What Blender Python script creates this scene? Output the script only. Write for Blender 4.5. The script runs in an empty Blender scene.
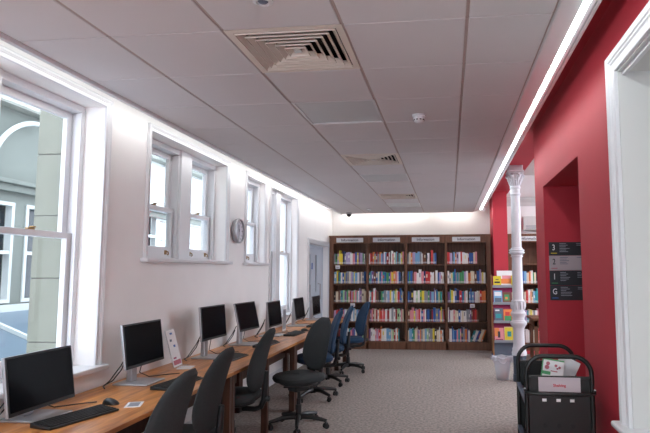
import bpy, bmesh, math, random
from mathutils import Vector, Matrix
rnd = random.Random(7)
SC = bpy.context.scene
COL = SC.collection
PI = math.pi
# ------------------------------------------------------------------ materials
def lin(c):
    return tuple(((v/255)/12.92 if v/255 <= .04045 else ((v/255+.055)/1.055)**2.4) for v in c)
def mat(name, rgb, rough=.6, metal=0., emit=None, es=0., spec=.5, noise=None, bump=None, coat=0.):
    m = bpy.data.materials.new(name); m.use_nodes = True
    nt = m.node_tree; b = nt.nodes['Principled BSDF']
    c = lin(rgb) + (1,)
    b.inputs['Base Color'].default_value = c
    b.inputs['Roughness'].default_value = rough
    b.inputs['Metallic'].default_value = metal
    b.inputs['Specular IOR Level'].default_value = spec
    b.inputs['Coat Weight'].default_value = coat
    if emit:
        b.inputs['Emission Color'].default_value = tuple(emit)+(1,)
        b.inputs['Emission Strength'].default_value = es
    if noise:
        sc, amt, st = noise
        tc = nt.nodes.new('ShaderNodeTexCoord'); mp = nt.nodes.new('ShaderNodeMapping')
        mp.inputs['Scale'].default_value = st
        n = nt.nodes.new('ShaderNodeTexNoise'); n.inputs['Scale'].default_value = sc; n.inputs['Detail'].default_value = 5
        r = nt.nodes.new('ShaderNodeValToRGB')
        r.color_ramp.elements[0].position = .3; r.color_ramp.elements[1].position = .7
        r.color_ramp.elements[0].color = tuple(v*(1-amt) for v in c[:3])+(1,)
        r.color_ramp.elements[1].color = tuple(min(1, v*(1+amt)) for v in c[:3])+(1,)
        nt.links.new(tc.outputs['Object'], mp.inputs[0]); nt.links.new(mp.outputs[0], n.inputs['Vector'])
        nt.links.new(n.outputs[0], r.inputs[0]); nt.links.new(r.outputs[0], b.inputs['Base Color'])
    if bump:
        sc, st = bump
        tc = nt.nodes.new('ShaderNodeTexCoord')
        n = nt.nodes.new('ShaderNodeTexNoise'); n.inputs['Scale'].default_value = sc; n.inputs['Detail'].default_value = 3
        bp = nt.nodes.new('ShaderNodeBump'); bp.inputs['Strength'].default_value = st; bp.inputs['Distance'].default_value = .01
        nt.links.new(tc.outputs['Object'], n.inputs['Vector']); nt.links.new(n.outputs[0], bp.inputs['Height'])
        nt.links.new(bp.outputs[0], b.inputs['Normal'])
    return m
def wood(name, a, b_, rough=.4, scale=(6, .5, 6), ns=4.):
    m = bpy.data.materials.new(name); m.use_nodes = True
    nt = m.node_tree; b = nt.nodes['Principled BSDF']; b.inputs['Roughness'].default_value = rough
    tc = nt.nodes.new('ShaderNodeTexCoord'); mp = nt.nodes.new('ShaderNodeMapping'); mp.inputs['Scale'].default_value = scale
    n = nt.nodes.new('ShaderNodeTexNoise'); n.inputs['Scale'].default_value = ns; n.inputs['Detail'].default_value = 8; n.inputs['Distortion'].default_value = .6
    r = nt.nodes.new('ShaderNodeValToRGB'); e = r.color_ramp.elements
    e[0].position = .32; e[0].color = lin(a)+(1,); e[1].position = .68; e[1].color = lin(b_)+(1,)
    nt.links.new(tc.outputs['Object'], mp.inputs[0]); nt.links.new(mp.outputs[0], n.inputs['Vector'])
    nt.links.new(n.outputs[0], r.inputs[0]); nt.links.new(r.outputs[0], b.inputs['Base Color'])
    return m
def glass(name, tint=(1, 1, 1), gl=.08):
    m = bpy.data.materials.new(name); m.use_nodes = True; nt = m.node_tree; nt.nodes.clear()
    o = nt.nodes.new('ShaderNodeOutputMaterial'); t = nt.nodes.new('ShaderNodeBsdfTransparent'); g = nt.nodes.new('ShaderNodeBsdfGlossy')
    t.inputs[0].default_value = tuple(tint)+(1,); g.inputs['Roughness'].default_value = .02
    lw = nt.nodes.new('ShaderNodeLayerWeight'); lw.inputs[0].default_value = .5
    pw = nt.nodes.new('ShaderNodeMath'); pw.operation = 'POWER'; pw.inputs[1].default_value = 4.; nt.links.new(lw.outputs['Facing'], pw.inputs[0])
    f = nt.nodes.new('ShaderNodeMath'); f.operation = 'MULTIPLY_ADD'; f.inputs[1].default_value = .45; f.inputs[2].default_value = .02; nt.links.new(pw.outputs[0], f.inputs[0])
    mx = nt.nodes.new('ShaderNodeMixShader')
    nt.links.new(f.outputs[0], mx.inputs[0])
    nt.links.new(t.outputs[0], mx.inputs[1]); nt.links.new(g.outputs[0], mx.inputs[2]); nt.links.new(mx.outputs[0], o.inputs[0])
    return m
WARM = (1., .86, .76)
M = dict(
    wall=mat('cream_wall', (245, 243, 242), .7, noise=(3, .02, (1, 1, 1))),
    white=mat('white_gloss', (220, 220, 223), .35),
    pvc=mat('white_matt', (208, 208, 206), .6),
    vent=mat('cream_vent_paint', (222, 212, 202), .5),
    red=mat('red_paint', (184, 42, 58), .62, noise=(2, .04, (1, 1, 1))),
    tile=mat('ceiling_tile', (214, 210, 212), .9, bump=(300, .15), noise=(.8, .03, (1, 1, 1))),
    grid=mat('ceiling_grid', (178, 160, 155), .6),
    gap=mat('shadow_gap', (90, 78, 78), .9),
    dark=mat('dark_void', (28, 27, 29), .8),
    cavity=mat('upper_ceiling', (205, 200, 196), .9),
    desk=wood('desk_wood', (150, 88, 42), (214, 146, 82), .33, (7, .7, 7), 3.),
    deskleg=wood('shaded_leg_wood', (58, 34, 22), (88, 52, 34), .5, (9, 9, .8)),  # shade under the desks is put into this darker wood colour
    case=wood('bookcase_wood', (88, 56, 38), (122, 80, 56), .5, (8, 8, .6)),
    caseside=wood('light_wood', (150, 100, 60), (180, 128, 80), .5, (8, 8, .6)),
    black=mat('black_plastic', (24, 25, 27), .42),
    blackm=mat('black_metal', (12, 14, 14), .4, .0),
    screen=mat('screen_glass', (5, 8, 14), .25, spec=.08),
    silver=mat('silver_plastic', (168, 168, 172), .35, .6),
    rubber=mat('rubber', (18, 18, 20), .7),
    fab=mat('charcoal_fabric', (46, 50, 52), .9, bump=(400, .3), noise=(60, .12, (1, 1, 1))),
    fabb=mat('blue_fabric', (12, 50, 80), .85, bump=(400, .3), noise=(60, .12, (1, 1, 1))),
    iron=mat('white_cast_iron', (212, 215, 222), .4),
    slate=mat('slate_paint', (64, 76, 92), .55),
    greym=mat('grey_metal', (150, 156, 166), .4, .3),
    greyd=mat('blue_grey_metal', (92, 104, 122), .5),
    plate=mat('sign_plate', (205, 207, 210), .5),
    signd=mat('sign_dark', (38, 40, 46), .5),
    signl=mat('sign_light', (176, 164, 170), .5),
    ink=mat('sign_ink', (45, 47, 54), .6),
    paper=mat('paper', (226, 224, 226), .7),
    clockface=mat('clock_face', (228, 228, 236), .6),
    brass=mat('brass', (150, 120, 80), .35, .8),
    door=mat('door_paint', (196, 204, 216), .45),
    pane=glass('window_glass', (.96, .97, .97)),
    panew=glass('glazing', (.8, .88, .9)),
    acr=glass('clear_acrylic', (.93, .95, .97)),
    stone=mat('pale_stone', (120, 120, 108), .8, noise=(4, .08, (1, 1, 1))),
    stonen=mat('grey_green_render', (108, 113, 106), .7, noise=(2, .05, (1, 1, 1))),
    stonew=mat('white_render', (188, 192, 190), .7, noise=(2, .05, (1, 1, 1))),
    extdark=mat('dark_window', (34, 44, 50), .12),
    roofgl=mat('blue_grey_glazing', (92, 108, 120), .3),
    curtain=mat('curtain', (90, 84, 84), .8),
    magenta=mat('magenta_panel', (150, 28, 82), .5),
    yellow=mat('yellow_mark', (214, 190, 40), .5), green=mat('green_mark', (60, 130, 80), .5),
    bluem=mat('blue_mark', (50, 100, 170), .5), pinkm=mat('pink_mark', (176, 90, 104), .5),
    redink=mat('red_ink', (176, 40, 50), .5),
    bag=glass('bin_liner', (.8, .8, .84)),
    diff=mat('lamp_diffuser', (205, 208, 210), .4),
)
def emis(name, col, s):
    m = bpy.data.materials.new(name); m.use_nodes = True; nt = m.node_tree; nt.nodes.clear()
    o = nt.nodes.new('ShaderNodeOutputMaterial'); e = nt.nodes.new('ShaderNodeEmission')
    e.inputs[0].default_value = tuple(col)+(1,); e.inputs[1].default_value = s
    nt.links.new(e.outputs[0], o.inputs[0]); return m
M['led'] = emis('led_strip_light', (.92, .99, 1.0), 12)
M['ledw'] = emis('led_wall_washer', (.97, .99, .97), 7)
M['ledw3'] = emis('led_far_wall_washer', (1., .97, .94), 9)
M['ledb'] = emis('led_back_washer', (1., .96, .88), 11)
M['lamp'] = emis('fill_panel_light', (.95, 1., .96), 34)  # added fill glow for the unseen panel behind the viewpoint
M['fill_far'] = emis('far_fill_light', (1., .98, .98), 9)  # added glow, out of view, for the room beyond
# carpet
def carpet():
    m = bpy.data.materials.new('carpet'); m.use_nodes = True; nt = m.node_tree; b = nt.nodes['Principled BSDF']
    b.inputs['Roughness'].default_value = .95; b.inputs['Specular IOR Level'].default_value = .1
    tc = nt.nodes.new('ShaderNodeTexCoord')
    def noise(s, d):
        n = nt.nodes.new('ShaderNodeTexNoise'); n.inputs['Scale'].default_value = s; n.inputs['Detail'].default_value = d
        nt.links.new(tc.outputs['Object'], n.inputs['Vector']); return n
    n1 = noise(34, 6); n2 = noise(160, 4)
    r = nt.nodes.new('ShaderNodeValToRGB'); e = r.color_ramp.elements
    e[0].position = .38; e[0].color = lin((140, 132, 130))+(1,); e[1].position = .62; e[1].color = lin((176, 165, 158))+(1,)
    r2 = nt.nodes.new('ShaderNodeValToRGB'); e = r2.color_ramp.elements
    e[0].position = .35; e[0].color = (.8, .8, .8, 1); e[1].position = .65; e[1].color = (1.12, 1.12, 1.12, 1)
    mx = nt.nodes.new('ShaderNodeMix'); mx.data_type = 'RGBA'; mx.blend_type = 'MULTIPLY'; mx.inputs[0].default_value = 1
    nt.links.new(n1.outputs[0], r.inputs[0]); nt.links.new(n2.outputs[0], r2.inputs[0])
    nt.links.new(r.outputs[0], mx.inputs[6]); nt.links.new(r2.outputs[0], mx.inputs[7]); nt.links.new(mx.outputs[2], b.inputs['Base Color'])
    bp = nt.nodes.new('ShaderNodeBump'); bp.inputs['Strength'].default_value = .3; bp.inputs['Distance'].default_value = .01
    nt.links.new(n2.outputs[0], bp.inputs['Height']); nt.links.new(bp.outputs[0], b.inputs['Normal'])
    return m
M['carpet'] = carpet()
# ------------------------------------------------------------------ mesh builder
class MB:
    def __init__(s): s.v = []; s.f = []; s.m = []
    def add(s, vs, fs, m=0):
        o = len(s.v); s.v += [tuple(v) for v in vs]
        for f in fs: s.f.append(tuple(i+o for i in f)); s.m.append(m)
        return s
    def box(s, x0, x1, y0, y1, z0, z1, m=0, T=None):
        vs = [Vector((x, y, z)) for z in (z0, z1) for y in (y0, y1) for x in (x0, x1)]
        if T is not None: vs = [T @ v for v in vs]
        return s.add(vs, [(0, 2, 3, 1), (4, 5, 7, 6), (0, 1, 5, 4), (2, 6, 7, 3), (0, 4, 6, 2), (1, 3, 7, 5)], m)
    def tube(s, pts, r, n=8, m=0, closed=False, flat=None):
        pts = [Vector(p) for p in pts]; N = len(pts)
        rs = r if isinstance(r, (list, tuple)) else [r]*N
        rings = []; prev = None
        for i, p in enumerate(pts):
            if closed: t = pts[(i+1) % N]-pts[i-1]
            else: t = pts[min(i+1, N-1)]-pts[max(i-1, 0)]
            t = t.normalized() if t.length > 1e-9 else Vector((0, 0, 1))
            if prev is None:
                a = Vector((0, 0, 1)) if abs(t.z) < .9 else Vector((1, 0, 0))
                u = t.cross(a).normalized()
            else:
                u = (prev-t*prev.dot(t)).normalized()
            prev = u; w = t.cross(u)
            rings.append([p+(u*math.cos(2*PI*k/n)+w*math.sin(2*PI*k/n))*rs[i] for k in range(n)])
        vs = [v for rg in rings for v in rg]; fs = []
        for i in range(N if closed else N-1):
            j = (i+1) % N
            for k in range(n):
                l = (k+1) % n; fs.append((i*n+k, i*n+l, j*n+l, j*n+k))
        if not closed: fs += [tuple(range(n))[::-1], tuple((N-1)*n+k for k in range(n))]
        return s.add(vs, fs, m)
    def lathe(s, prof, n=24, m=0, c=(0, 0, 0), T=None, cap=True):
        vs = []; N = len(prof)
        for z, r in prof:
            for k in range(n):
                v = Vector((c[0]+r*math.cos(2*PI*k/n), c[1]+r*math.sin(2*PI*k/n), c[2]+z))
                vs.append(T @ v if T is not None else v)
        fs = [(i*n+k, i*n+(k+1) % n, (i+1)*n+(k+1) % n, (i+1)*n+k) for i in range(N-1) for k in range(n)]
        if cap: fs += [tuple(range(n))[::-1], tuple((N-1)*n+k for k in range(n))]
        return s.add(vs, fs, m)
    def prism(s, poly, a, b, axis='y', m=0):
        # poly in the two other axes, extruded along axis from a to b
        def mk(p, t): return {'y': (p[0], t, p[1]), 'x': (t, p[0], p[1]), 'z': (p[0], p[1], t)}[axis]
        n = len(poly); vs = [mk(p, a) for p in poly]+[mk(p, b) for p in poly]
        fs = [tuple(range(n)), tuple(range(n, 2*n))[::-1]]+[(i, i+n, (i+1) % n+n, (i+1) % n) for i in range(n)]
        return s.add(vs, fs, m)
def obj(name, mb, mats, parent=None, smooth=False, bevel=0., loc=None, sub=0, seg=2):
    me = bpy.data.meshes.new(name); me.from_pydata(mb.v, [], mb.f); me.validate()
    if not isinstance(mats, (list, tuple)): mats = [mats]
    for x in mats: me.materials.append(M[x] if isinstance(x, str) else x)
    if len(me.polygons) == len(mb.m): me.polygons.foreach_set('material_index', mb.m)
    bm = bmesh.new(); bm.from_mesh(me); bmesh.ops.recalc_face_normals(bm, faces=bm.faces); bm.to_mesh(me); bm.free()
    if smooth:
        me.polygons.foreach_set('use_smooth', [True]*len(me.polygons))
        try: me.set_sharp_from_angle(angle=math.radians(40))
        except Exception: pass
    o = bpy.data.objects.new(name, me); COL.objects.link(o)
    if parent: o.parent = parent
    if loc is not None: o.location = loc
    if bevel:
        b = o.modifiers.new('bevel', 'BEVEL'); b.width = bevel; b.segments = seg; b.limit_method = 'ANGLE'
    if sub:
        b = o.modifiers.new('sub', 'SUBSURF'); b.levels = sub; b.render_levels = sub
    return o
def tag(o, label, cat, group=None, kind=None):
    o['label'] = label; o['category'] = cat
    if group: o['group'] = group
    if kind: o['kind'] = kind
    return o
def thing(name, label, cat, loc=(0, 0, 0), rz=0., group=None):
    o = bpy.data.objects.new(name, None); o.empty_display_size = .1; COL.objects.link(o)
    o.location = loc; o.rotation_euler = (0, 0, rz); return tag(o, label, cat, group)
def dup(root, loc, rz, label=None, remap=None):
    r = root.copy(); COL.objects.link(r); r.location = loc; r.rotation_euler = (0, 0, rz)
    if label: r['label'] = label
    for ch in list(root.children):
        c = ch.copy(); COL.objects.link(c); c.parent = r
        if remap and c.data:
            for sl in c.material_slots: pass
        for g in list(ch.children):
            d = g.copy(); COL.objects.link(d); d.parent = c
    return r
def struct(name, mb, mats, parent=None, label=None, **k):
    o = obj(name, mb, mats, parent, **k)
    if parent is None:
        o['kind'] = 'structure'
        if label: o['label'] = label
    return o
FONT = None
def text(name, body, size, m, parent, loc, rot, extr=.0008, align='CENTER', bold=0.):
    cu = bpy.data.curves.new(name, 'FONT'); cu.body = body; cu.size = size; cu.extrude = extr; cu.align_x = align; cu.align_y = 'CENTER'
    cu.offset = bold; cu.resolution_u = 3
    t = bpy.data.objects.new(name, cu); COL.objects.link(t)
    dg = bpy.context.evaluated_depsgraph_get(); me = bpy.data.meshes.new_from_object(t.evaluated_get(dg))
    bpy.data.objects.remove(t); me.materials.clear(); me.materials.append(M[m])
    o = bpy.data.objects.new(name, me); COL.objects.link(o); o.parent = parent; o.location = loc; o.rotation_euler = rot
    return o
# ------------------------------------------------------------------ room numbers
WX = -2.45; RX = .93; ZC = 2.734; ZT = 3.5; YB = 11.65; YN = -2.6; ZS = 3.06
# ------------------------------------------------------------------ floor, walls
struct('floor', MB().box(WX-.4, 4.6, YN-.2, YB+.2, -.1, 0), 'carpet', label='mottled taupe carpet floor')
def wall_x(mb, x0, x1, y0, y1, z0, z1, holes):
    ys = sorted({y0, y1}|{h[0] for h in holes}|{h[1] for h in holes}); ys = [y for y in ys if y0 <= y <= y1]
    for a, b in zip(ys, ys[1:]):
        hs = sorted([h for h in holes if h[0] <= a+1e-6 and h[1] >= b-1e-6], key=lambda h: h[2])
        z = z0
        for h in hs:
            if h[2] > z: mb.box(x0, x1, a, b, z, h[2])
            z = h[3]
        if z < z1: mb.box(x0, x1, a, b, z, z1)
    return mb
W1 = (2.12, 3.685, .90, 2.735); W2 = (4.31, 5.91, 1.655, 2.715); W3 = (6.54, 7.21, 1.65, 2.715); W4 = (7.48, 8.82, .90, 2.715)
DR = (9.60, 11.18, 0., 2.04)
struct('wall_left', wall_x(MB(), WX-.28, WX, YN, YB, 0, ZT, [W1, W2, W3, W4, DR]), 'wall', label='cream wall pierced by sash windows')
struct('wall_back', MB().box(WX-.34, 4.6, YB, YB+.2, 0, ZT), 'wall', label='cream wall behind the bookcases')
RWX0, RWX1, RWZ0, RWZ1 = -2.2, .6, .45, 2.66
struct('wall_rear', MB().box(WX-.34, RWX0, YN-.2, YN, 0, ZT).box(RWX1, 4.6, YN-.2, YN, 0, ZT).box(RWX0, RWX1, YN-.2, YN, 0, RWZ0).box(RWX0, RWX1, YN-.2, YN, RWZ1, ZT), 'wall', label='cream wall at the near end of the room')
rwf = MB()  # window added out of view to send daylight along the room
for k in range(5):
    xx = RWX0+(RWX1-RWX0-.06)*k/4; rwf.box(xx, xx+.06, YN-.14, YN-.08, RWZ0, RWZ1)
for zz in (RWZ0, 1.6, RWZ1-.06): rwf.box(RWX0, RWX1, YN-.13, YN-.09, zz, zz+.06)
w6 = struct('window_6', rwf, 'white', label='unseen wide window added behind the viewpoint for daylight fill')
obj('pane', MB().box(RWX0+.02, RWX1-.02, YN-.115, YN-.105, RWZ0+.02, RWZ1-.02), 'pane', w6)
# red wall: near block with window opening and doorway niche
NI = (4.10, 5.60, 0., 2.37); RW = (.9, 3.10, .735, 2.637)
rw = MB(); wall_x(rw, RX, RX+.55, YN, 6.12, 0, ZS, [NI, RW])
rw.box(RX+.55, 2.3, 3.6, 4.10, 0, ZS); rw.box(RX+.55, 2.3, 5.6, 6.12, 0, ZS)
rw.box(2.3, 2.5, 3.6, 6.12, 0, ZS); rw.box(RX+.55, 2.3, 4.10, 5.6, 2.37, ZS)
rw.box(RX, 4.6, 10.8, YB, 0, 0.01)
struct('wall_right', rw, 'red', label='red painted wall with a deep doorway recess')
struct('wall_pier', MB().box(.845, 1.11, 10.82, YB, 0, ZS), 'red', label='red painted pier beside the bookcase')
struct('trim_beam', MB().box(.80, 1.16, YN, YB, ZS, ZT), 'red', label='red painted beam carried by the iron column')
struct('wall_far_right', wall_x(MB(), 4.4, 4.6, YN, YB, 0, ZT, [(6.6, 11.0, .5, 3.1)]), 'wall', label='cream wall of the room beyond the column')
fwf = MB()
for k in range(6):
    yy = 6.6+(4.4-.07)*k/5; fwf.box(4.46, 4.52, yy, yy+.07, .5, 3.1)
for zz in (.5, 1.8, 3.04): fwf.box(4.47, 4.51, 6.6, 11.0, zz, zz+.06)
w7 = struct('window_7', fwf, 'white', label='large window lighting the room beyond the column')
obj('pane', MB().box(4.485, 4.495, 6.62, 10.98, .52, 3.08), 'pane', w7)
struct('ceiling', MB().box(WX-.34, 4.6, YN-.2, YB+.2, ZT, ZT+.1), 'cavity', label='upper plaster ceiling above the tiled raft')
# cornice in the other room
struct('trim_1', MB().prism([(YB, 2.86), (YB-.03, 2.86), (YB-.05, 2.93), (YB-.12, 3.0), (YB-.12, 3.04), (YB, 3.04)], 1.16, 4.4, 'x'), 'pvc', label='moulded cornice in the room beyond')
# reveal lining of the right window (white)
rv = MB()
rv.box(RX-.001, RX+.5, RW[1]-.012, RW[1], RW[2], RW[3]); rv.box(RX-.001, RX+.5, RW[0], RW[1]-.012, RW[3]-.012, RW[3])
rv.box(RX-.001, RX+.5, RW[0], RW[0]+.012, RW[2], RW[3]-.012); rv.box(RX+.45, RX+.5, RW[0]+.012, RW[1]-.012, RW[2], RW[3]-.012)
def architrave(mb, path, prof, plane, sgn, axis_pt, m=0):
    """mitred moulding: path [(s,z)..], prof [(u,v)] u outward from the opening, v off the wall"""
    n = len(path); rings = []
    for i, (s0, z0) in enumerate(path):
        def nrm(a, b):
            d = Vector((b[0]-a[0], b[1]-a[1])).normalized(); return Vector((-d.y, d.x))
        ns = []
        if i > 0: ns.append(nrm(path[i-1], path[i]))
        if i < n-1: ns.append(nrm(path[i], path[i+1]))
        if len(ns) == 2:
            k = (ns[0]+ns[1]); k = k/(k.dot(ns[0]))
        else: k = ns[0]
        rings.append([(s0+k.x*u, z0+k.y*u, v) for u, v in prof])
    vs = [axis_pt(a, b, c) for r in rings for a, b, c in r]; p = len(prof)
    fs = [(i*p+k, i*p+(k+1) % p, (i+1)*p+(k+1) % p, (i+1)*p+k) for i in range(n-1) for k in range(p)]
    fs += [tuple(range(p)), tuple((n-1)*p+k for k in range(p))]
    return mb.add(vs, fs, m)
PROF = [(0, 0), (0, .018), (.012, .022), (.018, .016), (.045, .018), (.052, .026), (.062, .026), (.068, .034), (.09, .04), (.1, .034), (.1, 0)]
def ptL(s, z, v): return (WX+v, s, z)
def ptR(s, z, v): return (RX-v, s, z)
w5 = struct('window_5', rv, 'pvc', label='white lined window recess in the red wall', bevel=.002)
obj('window_frame', architrave(MB(), [(RW[0], RW[2]), (RW[0], RW[3]), (RW[1], RW[3]), (RW[1], RW[2])], PROF, 0, 1, ptR), 'white', w5)
obj('window_sill', MB().box(RX-.07, RX+.46, RW[0]-.16, RW[1]+.16, RW[2]-.03, RW[2]+.002), 'white', w5, bevel=.012)
obj('shutter_bead', MB().box(RX+.02, RX+.045, RW[0]+.012, RW[1]-.012, RW[3]-.03, RW[3]-.012), 'white', w5, bevel=.004)
# ------------------------------------------------------------------ sash windows in the left wall
def sash_window(idx, W, panes, meet, lifts, label, d0=.15):
    s0, s1, z0, z1 = W; X = WX
    fr = MB()
    # lining boards behind the reveal, sash box
    d1 = d0+.12
    edges = [s0]+[e for p in panes for e in p]+[s1]
    fr.box(X-d1, X-d0, s0, panes[0][0], z0, z1); fr.box(X-d1, X-d0, panes[-1][1], s1, z0, z1)
    for a, b in zip(panes, panes[1:]): fr.box(X-d1, X-d0+.02, a[1], b[0], z0, z1)
    for a in panes:
        fr.box(X-d1, X-d0, a[0], a[1], z1-.05, z1); fr.box(X-d1, X-d0-.01, a[0], a[1], z0, z0+.02)
        for e, sg in ((a[0], 1), (a[1], -1)):   # stop bead and parting bead
            lo, hi = sorted((e, e+sg*.016)); fr.box(X-d0-.03, X-d0-.002, lo, hi, z0+.02, z1-.05)
    root = struct('window_%d' % idx, fr, 'white', label=label, bevel=.003)
    arch = architrave(MB(), [(s0, z0), (s0, z1), (s1, z1), (s1, z0)], [(u*.55, v*.7) for u, v in PROF], 0, 1, ptL)
    obj('window_frame', arch, 'white', root)
    obj('window_sill', MB().box(X-d0, X+.065, s0-.09, s1+.09, z0-.03, z0+.004), 'white', root, bevel=.008)
    for a in panes:
        g0, g1 = a[0]+.002, a[1]-.002
        for (bx, zz0, zz1, low) in ((X-d0-.06, z0+.02, meet+.02, True), (X-d0-.10, meet-.02, z1-.05, False)):
            sb = MB(); st = .05; br = .10 if low else .04; tr = .04 if low else .05
            sb.box(bx-.018, bx+.018, g0, g0+st, zz0, zz1); sb.box(bx-.018, bx+.018, g1-st, g1, zz0, zz1)
            sb.box(bx-.018, bx+.018, g0+st, g1-st, zz0, zz0+br); sb.box(bx-.018, bx+.018, g0+st, g1-st, zz1-tr, zz1)
            so = obj('sash', sb, 'white', root, bevel=.004)
            obj('pane', MB().box(bx-.003, bx+.003, g0+st-.005, g1-st+.005, zz0+br-.005, zz1-tr+.005), 'pane', so)
            if low:
                obj('sash_fastener', MB().box(bx-.01, bx+.014, (g0+g1)/2-.03, (g0+g1)/2+.03, zz1, zz1+.012).box(bx, bx+.03, (g0+g1)/2-.006, (g0+g1)/2+.02, zz1+.012, zz1+.022), 'brass', so, bevel=.003)
                for q in (lifts if lifts else ()):
                    y = g0+(g1-g0)*q
                    lf = MB().box(bx+.018, bx+.024, y-.018, y+.018, zz0+.03, zz0+.07)
                    lf.tube([(bx+.022, y, zz0+.06), (bx+.045, y, zz0+.055), (bx+.05, y, zz0+.035), (bx+.04, y, zz0+.025)], .006, 6)
                    obj('sash_lift', lf, 'brass', so)
    return root
sash_window(1, W1, [(2.17, 2.74), (2.90, 3.66)], 1.80, None, 'tall double sash window over the nearest desk')
sash_window(2, W2, [(4.36, 5.06), (5.28, 5.885)], 2.12, (.2, .8), 'short double sash window left of the clock', .12)
sash_window(3, W3, [(6.58, 7.19)], 2.16, (.5,), 'narrow single sash window right of the clock', .07)
sash_window(4, W4, [(7.52, 7.93), (8.13, 8.795)], 1.82, None, 'tall double sash window before the grey door', .08)
# baseboard
struct('baseboard_left', MB().prism([(WX, 0), (WX+.02, 0), (WX+.02, .12), (WX+.008, .15), (WX, .15)], YN, 9.5, 'y').prism([(WX, 0), (WX+.02, 0), (WX+.02, .12), (WX+.008, .15), (WX, .15)], 11.29, YB, 'y'), 'white')
# ------------------------------------------------------------------ door
s0, s1, z0, z1 = DR
dr = MB(); dr.box(WX-.16, WX-.10, s0, s0+.05, 0, z1-.05); dr.box(WX-.16, WX-.10, s1-.05, s1, 0, z1-.05); dr.box(WX-.16, WX-.10, s0, s1, z1-.05, z1)
d = struct('door_1', dr, 'door', label='pale grey double fire door beyond the desks', bevel=.003)
obj('door_frame', architrave(MB(), [(s0, 0), (s0, z1), (s1, z1), (s1, 0)], [(0, 0), (0, .02), (.07, .03), (.09, .02), (.09, 0)], 0, 1, ptL), 'white', d)
mid = (s0+s1)/2
for a, b, vp in ((s0+.052, mid-.002, mid-.27), (mid+.002, s1-.052, mid+.21)):
    lf = MB(); x0, x1 = WX-.155, WX-.115
    lf.box(x0, x1, a, vp, .01, z1-.052); lf.box(x0, x1, vp+.1, b, .01, z1-.052)
    lf.box(x0, x1, vp, vp+.1, .01, 1.15); lf.box(x0, x1, vp, vp+.1, 1.86, z1-.052)
    l = obj('door_leaf', lf, 'door', d)
    obj('vision_panel', MB().box(x0+.015, x0+.02, vp, vp+.1, 1.15, 1.86), 'extdark', l)
    obj('door_handle', MB().tube([(x1, vp+.2*(1 if vp > mid else -.6), 1.0), (x1+.05, vp+.2*(1 if vp > mid else -.6), 1.0), (x1+.05, vp+.2*(1 if vp > mid else -.6), 1.3), (x1, vp+.2*(1 if vp > mid else -.6), 1.3)], .01), 'silver', l)
dn = obj('door_notice', MB().box(WX-.115, WX-.112, mid-.1, mid-.02, 1.58, 1.70), 'bluem', d); dn['label'] = 'small blue door notice'
# ------------------------------------------------------------------ ceiling raft
GX = [-2.2, -1.699, -1.099, -.499, .101, .5]
GY = [2.557+.6*j for j in range(-8, 15)]
GY = [YN+.02]+[y for y in GY if YN+.2 < y < 11.3]+[11.42]
VENT = [(2, 2.557), (2, 5.557), (2, 8.557)]; PANEL = [(2, 3.757), (2, 6.757), (2, 9.757), (2, .757), (2, -.443)]
def hit(lst, i, y): return any(k == i and abs(y-v) < .01 for k, v in lst)
tl = MB()
for i in range(5):
    for y0, y1 in zip(GY, GY[1:]):
        if hit(VENT, i, y0) or hit(PANEL, i, y0): continue
        a, b = GX[i]+.008, GX[i+1]-.008
        tl.box(a, b, y0+.003, y1-.003, ZC, ZC+.02)
raft = struct('ceiling_tiles', tl, 'tile', label='suspended raft of pale square ceiling tiles', bevel=.003, seg=1)
gr = MB()
for x in GX[1:-1]: gr.box(x-.0075, x+.0075, GY[0], GY[-1], ZC+.004, ZC+.03)
gr.box(GX[0]-.002, GX[0]+.008, GY[0], GY[-1], ZC+.002, ZC+.03); gr.box(GX[-1]-.008, GX[-1], GY[0], GY[-1], ZC+.004, ZC+.03)
obj('grid_bars', gr, 'grid', raft)
cr = MB()
for y in GY: cr.box(GX[0], GX[-1], y-.002, y+.002, ZC+.004, ZC+.03)
obj('cross_joints', cr, 'gap', raft)
bk = MB()
for i in range(5):
    for y0, y1 in zip(GY, GY[1:]):
        if hit(VENT, i, y0): continue
        bk.box(GX[i], GX[i+1], y0, y1, ZC+.03, ZC+.04)
obj('raft_backing', bk, 'gap', raft)
# edge trim of the raft
eg = MB(); eg.box(GX[0]-.028, GX[0]+.002, GY[0], GY[-1], ZC-.022, ZC+.055); eg.box(GX[0]-.012, GX[-1], GY[-1], GY[-1]+.01, ZC-.006, ZC+.055)
struct('trim_2', eg, 'white', label='white edge trim around the ceiling raft', bevel=.003)
# left and back hidden-edge wall washers: real linear lamps fixed on top of the raft edge
def linear(name, x0, x1, y0, y1, z, facing, m, label, cat, group):
    t = thing(name, label, cat, ((x0+x1)/2, (y0+y1)/2, z), 0, group)
    cx, cy = (x0+x1)/2, (y0+y1)/2; hx, hy = (x1-x0)/2, (y1-y0)/2
    obj('channel', MB().box(-hx, hx, -hy, hy, .012, .03), 'white', t)
    obj('diffuser', MB().box(-hx, hx, -hy, hy, 0, .011), m, t)
    return t
for k, (a, b) in enumerate(((-2.5, 2.0), (2.06, 6.6), (6.66, 11.36))):
    linear('wall_washer', -2.275, -2.24, a, b, ZC+.055, 'L', 'ledw3' if k == 2 else 'ledw', ['wall washing light strip along the near left ceiling edge', 'wall washing light strip above the clock wall', 'wall washing light strip above the grey door'][k], 'light', 'perimeter light strips')
linear('wall_washer', -2.2, -.43, 11.45, 11.48, ZC+.055, 'B', 'ledb', 'light strip washing the wall above the left half of the bookcase', 'light', 'perimeter light strips')
linear('wall_washer', -.20, .5, 11.45, 11.48, ZC+.055, 'B', 'ledb', 'light strip washing the wall above the right half of the bookcase', 'light', 'perimeter light strips')
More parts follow.
